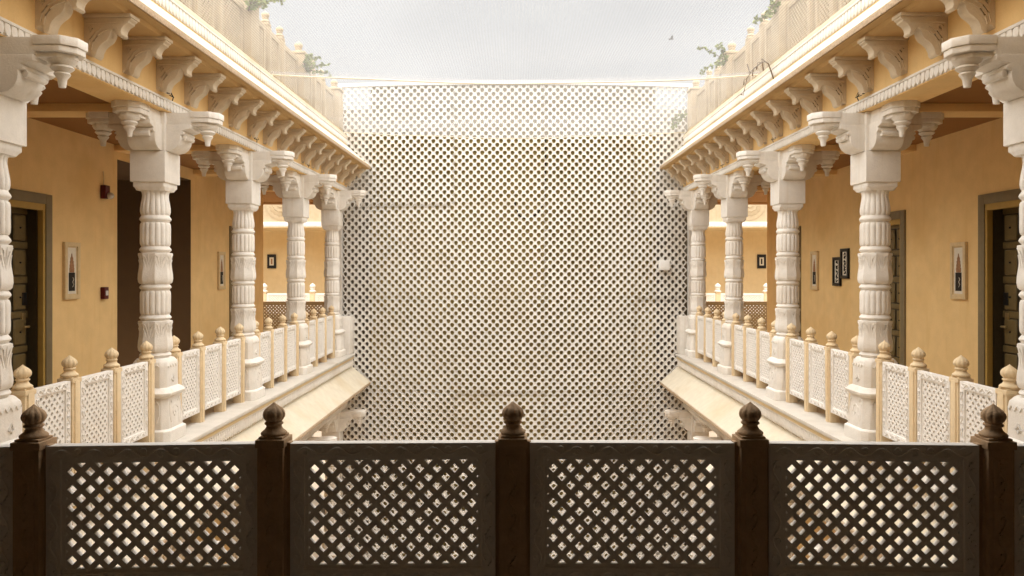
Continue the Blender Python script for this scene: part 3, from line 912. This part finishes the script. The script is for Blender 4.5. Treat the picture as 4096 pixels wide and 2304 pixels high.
# dark space behind it
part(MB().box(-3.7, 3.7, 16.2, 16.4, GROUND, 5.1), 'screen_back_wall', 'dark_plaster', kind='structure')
cb = thing('hanging_cable', 'black cable hanging in loops behind the scallops of the screen', 'cable')
cpts = [on_screen(.60, 4.35, -.055), on_screen(.61, 3.9, -.055), on_screen(.60, 3.4, -.055), on_screen(.59, 3.0, -.055), on_screen(.45, 2.78, -.055), on_screen(.25, 2.66, -.055), on_screen(.08, 2.74, -.055), on_screen(.0, 2.95, -.055), on_screen(-.02, 3.2, -.055)]
part(MB().tube(cpts, .015, 6), 'cable', 'wire', cb)
box_ = thing('junction_box', 'small white plastic box fixed on the scalloped screen', 'box', on_screen(3.0, 1.74, 0.04))
part(MB().box(-.105, .105, -.10, .02, -.10, .10), 'housing', 'plastic', box_, .012)
part(MB().box(-.08, .08, -.108, -.1005, -.075, .075), 'cover', 'plastic', box_, .003)

# ------------------------------------------------------------------ shade nets
def net(name, y0, y1, z_side, sag, material, nx=36, ny=30, rip=.012):
    mb = MB()
    rnd = random.Random(5)
    ph = [rnd.uniform(0, 6) for _ in range(6)]
    v = []
    for j in range(ny + 1):
        t = j / ny
        for i in range(nx + 1):
            u = -1 + 2 * i / nx
            x = u * 3.40
            y = y0 + (y1 - y0) * t
            z = z_side - sag * (1 - u * u) + rip * (math.sin(3 * y + ph[0] + 2 * u) + .6 * math.sin(7.3 * u + 1.3 * y + ph[1])) * (1 - abs(u) ** 6)
            v.append((x, y, z))
    f = []
    for j in range(ny):
        for i in range(nx):
            a = j * (nx + 1) + i
            f.append((a, a + 1, a + nx + 2, a + nx + 1))
    mb.add(v, f)
    return mb.mesh(name, material, angle=180), v, nx, ny
me_n, vn, nx, ny = net('cloth', 3.7, 10.55, 4.372, .115, 'net_near')
t = thing('shade_net', 'white shade net stretched over the court with its hem short of the screen', 'net')
link('cloth', me_n, t)
hem = [(x, y, z) for x, y, z in vn[ny * (nx + 1):(ny + 1) * (nx + 1)]]
part(MB().tube(hem, .011, 5), 'hem', 'cream', t)
me_n, vn, nx, ny = net('cloth', 10.40, 15.0, 4.385, .105, 'net_far', ny=22)
t = thing('shade_net', 'white shade net strip sagging in front of the upper scalloped screen', 'net')
link('cloth', me_n, t)
hem = [(x, y, z) for x, y, z in vn[ny * (nx + 1):(ny + 1) * (nx + 1)]]
part(MB().tube(hem, .008, 5), 'hem', 'cream', t)

# ------------------------------------------------------------------ galleries and court beyond the wings
for sg in (-1, 1):
    sx = lambda a, b: (sg * a, sg * b)
    part(MB().box(*sx(3.75, 11), 15.51, 18.65, -.30, -.012), 'cross_gallery_floor', 'floor', kind='structure')
    part(MB().box(*sx(3.75, 11), 15.505, 18.45, 3.30, 3.7).box(*sx(3.75, 11), 18.4505, 18.75, 3.27, 4.4), 'cross_gallery_ceiling', 'ceiling', kind='structure')
    part(MB().box(*sx(3.74, 3.9), 15.52, 18.4, -.3, 3.28).box(*sx(10.9, 11.1), 15.52, 18.4, -.3, 3.28), 'cross_gallery_wall', 'ochre', kind='structure')
    part(MB().box(*sx(3.0, 13), 18.66, 30.5, -4.2, -4.0), 'far_court_floor', 'court', kind='structure')
    nm = SIDE[sg]
    fb = thing('far_wing', f'far wing with a carved rosette above its ochre wall, beyond corridor on {nm}', 'building', (0, 0, 0))
    part(MB().box(*sx(3.0, 13), 28.2, 28.5, -4, 3.2).box(*sx(2.7, 2.99), 18.8, 28.5, -4, 5.2).box(*sx(13.01, 13.3), 18.8, 28.5, -4, 7), 'wall', 'ochre_pale', fb)  # the two side walls are unseen, added to block light from the far court
    part(MB().box(*sx(3.0, 13), 26.0, 26.35, 3.31, 7.0), 'upper_wall', 'parapet', fb)
    part(MB().box(*sx(3.0, 13), 25.90, 28.19, 3.10, 3.13), 'soffit', 'ochre_pale', fb)
    part(MB().box(*sx(3.0, 13), 25.88, 26.36, 3.131, 3.30), 'frieze_band', 'white_clean', fb, .01)
    mb = MB()
    for i in range(80):
        x = 3.1 + i * .12
        mb.box(sg * x, sg * (x + .07), 25.862, 25.879, 3.15, 3.25)
    part(mb, 'frieze_leaves', 'white_clean', fb, .008, kind='stuff')
    part(MB().box(*sx(3.0, 13), 26.36, 28.19, -.30, -.02), 'floor_slab', 'floor', fb)
    # rosette
    mbs = [(.55, .03), (.43, .055), (.30, .08), (.14, .11)]
    rx, rz = sg * 8.05, 3.92
    for q, (r_, d_) in enumerate(mbs):
        lob = (0, 16, 12, 8)[q]
        m_ = MB().lathe([(r_, 0), (r_, d_ * .7), (r_ * .93, d_)], 64, mod=(lambda a, k, lob=lob: 1 - .10 * (1 - abs(math.sin(lob * a / 2)))) if lob else None)
        m_.v = [(rx + x, 26.0 - z, rz + y) for x, y, z in m_.v]
        part(m_, 'rosette', 'parapet', fb)
    # far railing, sunlit
    fr_ = thing('far_balustrade', f'bright white lattice balustrade behind the brown backlit one, {nm}', 'balustrade', (0, 25.95, 0), 0, 'far balustrades')
    me_a = frame_mesh('panel', 1.50, .72, .09, .06, 'white_clean'); me_b = lattice_mesh('lattice', 1.33, .55, .085, .04, .035, 'white_clean')
    me_c = post_mesh('post', .16, -.02, .90, 'sand'); me_d = finial_mesh('finial', 'white_clean', 1.5)
    for i in range(4):
        x = sg * (5.3 + i * 1.66)
        p = link('post', me_c, fr_, (x, 0, 0)); link('finial', me_d, p, (0, 0, .90))
        if i < 3:
            p = link('panel', me_a, fr_, (x + sg * .83, 0, .49)); link('lattice', me_b, p)
    # backlit railing of the cross gallery
    fr_ = thing('cross_balustrade', f'brown backlit lattice balustrade at the end of corridor, {nm}', 'balustrade', (0, 18.6, 0), 0, 'cross gallery balustrades')
    me_a = frame_mesh('panel', 1.20, .80, .09, .06, 'backlit_shade_stone'); me_b = lattice_mesh('lattice', 1.03, .63, .085, .042, .035, 'backlit_shade_stone')
    me_c = post_mesh('post', .14, -.012, .87, 'backlit_shade_stone')
    for i in range(5):
        x = sg * (3.98 + i * 1.345)
        link('post', me_c, fr_, (x, 0, 0))
        if i < 4:
            p = link('panel', me_a, fr_, (x + sg * .6725, 0, .47)); link('lattice', me_b, p)
    # small black framed picture on the far wall
    pic = thing('framed_picture', f'small black framed picture on the far ochre wall, {nm}', 'picture', (sg * 9.08 if sg < 0 else 9.19, 28.18, 1.97), 0, 'small black pictures on far walls')
    part(MB().box(-.16, -.085, -.04, 0, -.26, .26).box(.085, .16, -.04, 0, -.26, .26).box(-.0849, .0849, -.04, 0, .15, .26).box(-.0849, .0849, -.04, 0, -.26, -.15), 'frame', 'black', pic)
    part(MB().box(-.0845, .0845, -.02, -.005, -.149, .149), 'mount', 'paper', pic)
    part(MB().box(-.03, .03, -.024, -.0205, -.10, .10), 'print', 'print_red' if sg < 0 else 'ink', pic)

# ------------------------------------------------------------------ things on the gallery walls
def wall_thing(name, label, cat, sg, y, z, group=None):
    """local x runs along the wall, local -y out of it"""
    return thing(name, label, cat, (sg * WX, y, z), math.pi / 2 if sg < 0 else -math.pi / 2, group)
def tall_picture(sg, y, label):
    t = wall_thing('framed_picture', label, 'picture', sg, y, 1.635, 'tall niche pictures')
    w, h = .30, .66
    me = frame_mesh('frame', w, h, .062, .036, 'pic_frame', .012)
    link('frame', me, t, (0, -.019, 0))
    part(MB().box(-w / 2 + .058, w / 2 - .058, -.020, -.010, -h / 2 + .058, h / 2 - .058), 'backboard', 'paper', t)
    tw = [(-.045, -.02), (-.048, .03), (-.040, .035), (-.042, .07), (-.034, .075), (-.036, .11), (-.026, .115), (-.027, .145), (-.012, .165), (-.004, .20), (.004, .20), (.012, .165), (.027, .145), (.026, .115), (.036, .11), (.034, .075), (.042, .07), (.040, .035), (.048, .03), (.045, -.02)]
    part(MB().prism(tw, -.024, -.0205, lambda a, b, h_: (a, h_, b)), 'tower_print', 'print_red', t, smooth=False)
    part(MB().box(-.058, .058, -.025, -.0206, -.235, -.022), 'dark_print', 'ink', t)
    part(MB().tube([(.01, -.0255, -.19), (.03, -.0255, -.16), (.012, -.0255, -.13), (.032, -.0255, -.10), (.015, -.0255, -.08)], .004, 4), 'print_line', 'paper', t)
tall_picture(-1, 8.77, 'tall pale framed tower picture between a door and the red fire alarm')
tall_picture(-1, 13.25, 'tall pale framed tower picture beyond the dark passage')
tall_picture(1, 8.77, 'tall pale framed tower picture between two doors')
tall_picture(1, 13.0, 'tall pale framed tower picture beyond the two black framed scrolls')
def scroll(y, z, h, label):
    t = wall_thing('framed_scroll', label, 'picture', 1, y, z)
    w = .28
    link('frame', frame_mesh('frame', w, h, .05, .035, 'black', .008), t, (0, -.021, 0))
    part(MB().box(-w / 2 + .046, w / 2 - .046, -.016, -.006, -h / 2 + .046, h / 2 - .046), 'paper', 'paper', t)
    mb = MB(); rnd = random.Random(int(y * 100))
    for k in range(7):
        zz = -h / 2 + .09 + k * (h - .18) / 6
        pts = [(-.04 + .08 * q / 5, -.018, zz + rnd.uniform(-.03, .03)) for q in range(6)]
        mb.tube(pts, [.004, .012, .008, .013, .006, .003], 4)
    part(mb, 'brush_strokes', 'ink', t)
scroll(12.09, 1.62, .46, 'black framed scroll hung lower of the pair on ochre wall')
scroll(11.80, 1.745, .47, 'black framed scroll hung higher of the pair on ochre wall')
# fire alarm strobe and call point
t = wall_thing('alarm_strobe', 'dark red alarm strobe with clear lens high on ochre wall beside the passage', 'alarm', -1, 9.46, 2.62)
part(MB().box(-.055, .055, -.07, 0, -.085, .085), 'housing', 'red', t, .012)
ln = MB().lathe([(.042, 0), (.042, .02), (.034, .045), (.016, .06), (.002, .064)], 16); ln.v = [(x + .02, -.071 - z, y - .045) for x, y, z in ln.v]
part(ln, 'lens', 'lens', t)
part(MB().tube([(0, -.012, .09), (.01, -.014, .17), (-.005, -.012, .26)], .006, 5), 'cable', 'ochre_pale', t)
t = wall_thing('fire_call_point', 'small red fire call point on ochre wall below the alarm strobe', 'call point', -1, 9.46, 1.355)
part(MB().box(-.05, .05, -.055, 0, -.075, .075), 'housing', 'red', t, .010)
part(MB().box(-.028, .028, -.062, -.0555, -.03, .03), 'glass', 'lens', t, .004)
# dome cameras under the beams of the third columns
for sg in (-1, 1):
    t = thing('dome_camera', f'small dark dome camera under the gallery ceiling, {SIDE[sg]}', 'camera', (sg * 4.25, 11.2, 3.262), 0, 'dome cameras')
    part(MB().lathe([(.07, -.05), (.075, -.03), (.06, 0)], 20), 'base', 'plastic', t)
    part(MB().lathe([(.004, -.115), (.03, -.108), (.05, -.09), (.06, -.06), (.06, -.05)], 20), 'dome', 'black', t)
# loose cable ends on the capitals
rnd = random.Random(11)
for sg in (-1, 1):
    for k in (1, 2, 3):
        t = thing('cable_loop', f'loose black cable on column capital {ORD[4 - k]} the scalloped screen, {SIDE[sg]}', 'cable', (sg * (FX - .03), YC[k] - .28, 3.30), 0, 'loose cable ends')
        pts = [(0, .16, -.008), (-sg * .03, .10, .012), (-sg * .02, .04, .065), (-sg * .01, 0, .055), (-sg * .03, .03, .012), (-sg * .05, .09, .008), (-sg * .04, .05, .05), (-sg * .05, 0, .03), (-sg * .06, -.10, .0)]
        part(MB().tube([(x + rnd.uniform(-.008, .008), y, z + rnd.uniform(-.006, .008)) for x, y, z in pts], .0055, 5), 'wire', 'wire', t)

# ------------------------------------------------------------------ creepers on the parapets
def creeper(sg, y, z, n, spread, label, leafy=True, seed=1, droop=0.0, length=.5):
    rnd = random.Random(seed)
    t = thing('creeper', label, 'plant', (sg * (PX - .10), y, z))
    st = MB(); lf = MB()
    for s_ in range(n):
        p = Vector((0, 0, 0))
        d = Vector((-sg * rnd.uniform(.1, .5), rnd.uniform(-1, 1) * spread, rnd.uniform(.4, 1.0) - droop)).normalized()
        pts = [tuple(p)]
        for q in range(9):
            d = (d + Vector((rnd.uniform(-.25, .25) - sg * .05, rnd.uniform(-.35, .35), rnd.uniform(-.35, .15) - droop * .2))).normalized()
            p = p + d * (length / 9)
            pts.append(tuple(p))
            if leafy:
                for _ in range(4):
                    a = Vector((rnd.uniform(-1, 1), rnd.uniform(-1, 1), rnd.uniform(-.6, .6))).normalized()
                    b = a.cross(Vector((rnd.uniform(-1, 1), rnd.uniform(-1, 1), rnd.uniform(-1, 1)))).normalized()
                    L_, W_ = rnd.uniform(.055, .095), rnd.uniform(.018, .032)
                    c = a.cross(b) * .008
                    lf.add([tuple(p), tuple(p + a * L_ * .45 + b * W_ + c), tuple(p + a * L_), tuple(p + a * L_ * .45 - b * W_ + c), tuple(p + a * L_ * .5 - c)],
                           [(0, 1, 4), (1, 2, 4), (2, 3, 4), (3, 0, 4)])
        st.tube(pts, [.008 * (1 - .08 * q) for q in range(10)], 5)
    part(st, 'stems', 'stem', t)
    if leafy:
        part(lf, 'foliage', 'leaf', t, kind='stuff', smooth=False)
creeper(-1, 9.62, 4.95, 5, .8, 'green creeper on the parapet pier farther from the screen, on the fire alarm side', seed=3, length=.55)
creeper(-1, 12.15, 4.85, 5, .5, 'bushy green creeper wrapping the parapet pier nearer the screen, on the fire alarm side', seed=4, length=.42)
creeper(1, 12.10, 4.95, 4, .9, 'green creeper sprig on the parapet pier nearer the screen, on the black scrolls side', seed=6, length=.55)
creeper(1, 9.70, 5.0, 2, .5, 'small green creeper on the parapet pier farther from the screen, on the black scrolls side', seed=8, length=.4, droop=.4)
creeper(1, 15.05, 4.75, 2, .4, 'small hanging creeper at the corner of the scalloped screen, on the black scrolls side', seed=9, length=.4, droop=.5)
t = thing('dry_creeper', 'leafless dry creeper arching out from the eave frieze on the black scrolls side', 'plant', (FX - .03, 9.75, 4.10))
pts = [(0, 0, 0), (-.03, .02, .12), (-.05, .06, .22), (-.06, .16, .28), (-.07, .30, .30), (-.08, .46, .29), (-.09, .62, .28), (-.10, .80, .22), (-.10, .92, .10), (-.10, .98, .02)]
mb = MB().tube(pts, [.010, .009, .008, .007, .006, .005, .005, .004, .004, .003], 5)
rnd = random.Random(2)
for q in (3, 4, 5, 6, 7, 8):
    p = Vector(pts[q])
    mb.tube([tuple(p), tuple(p + Vector((-.03, rnd.uniform(-.05, .05), rnd.uniform(-.10, .06)))), tuple(p + Vector((-.05, rnd.uniform(-.09, .09), rnd.uniform(-.16, .10))))], [.006, .004, .010], 4)
part(mb, 'stems', 'stem', t)

# ------------------------------------------------------------------ bird
t = thing('bird', 'small dark bird gliding in the pale sky above the net', 'bird', (18.6, 90.0, 29.2))
b = MB()
body = [(-.38, .01), (-.20, .06), (0, .08), (.16, .07), (.26, .05), (.34, .015)]
b.lathe([(r, x) for x, r in body], 10)
b.v = [(z, x, y) for x, y, z in b.v]
part(b, 'body', 'bird', t)
for s_ in (-1, 1):
    w_ = [(0, .10), (.35, .16), (.75, .05), (.95, -.10), (.60, -.08), (.30, -.10), (0, -.12)]
    part(MB().prism(w_, 0, .02, lambda a, c, h: (c, s_ * (a + .04), .05 + .30 * a * (1.2 - a) + h)), 'wing', 'bird', t, smooth=False)
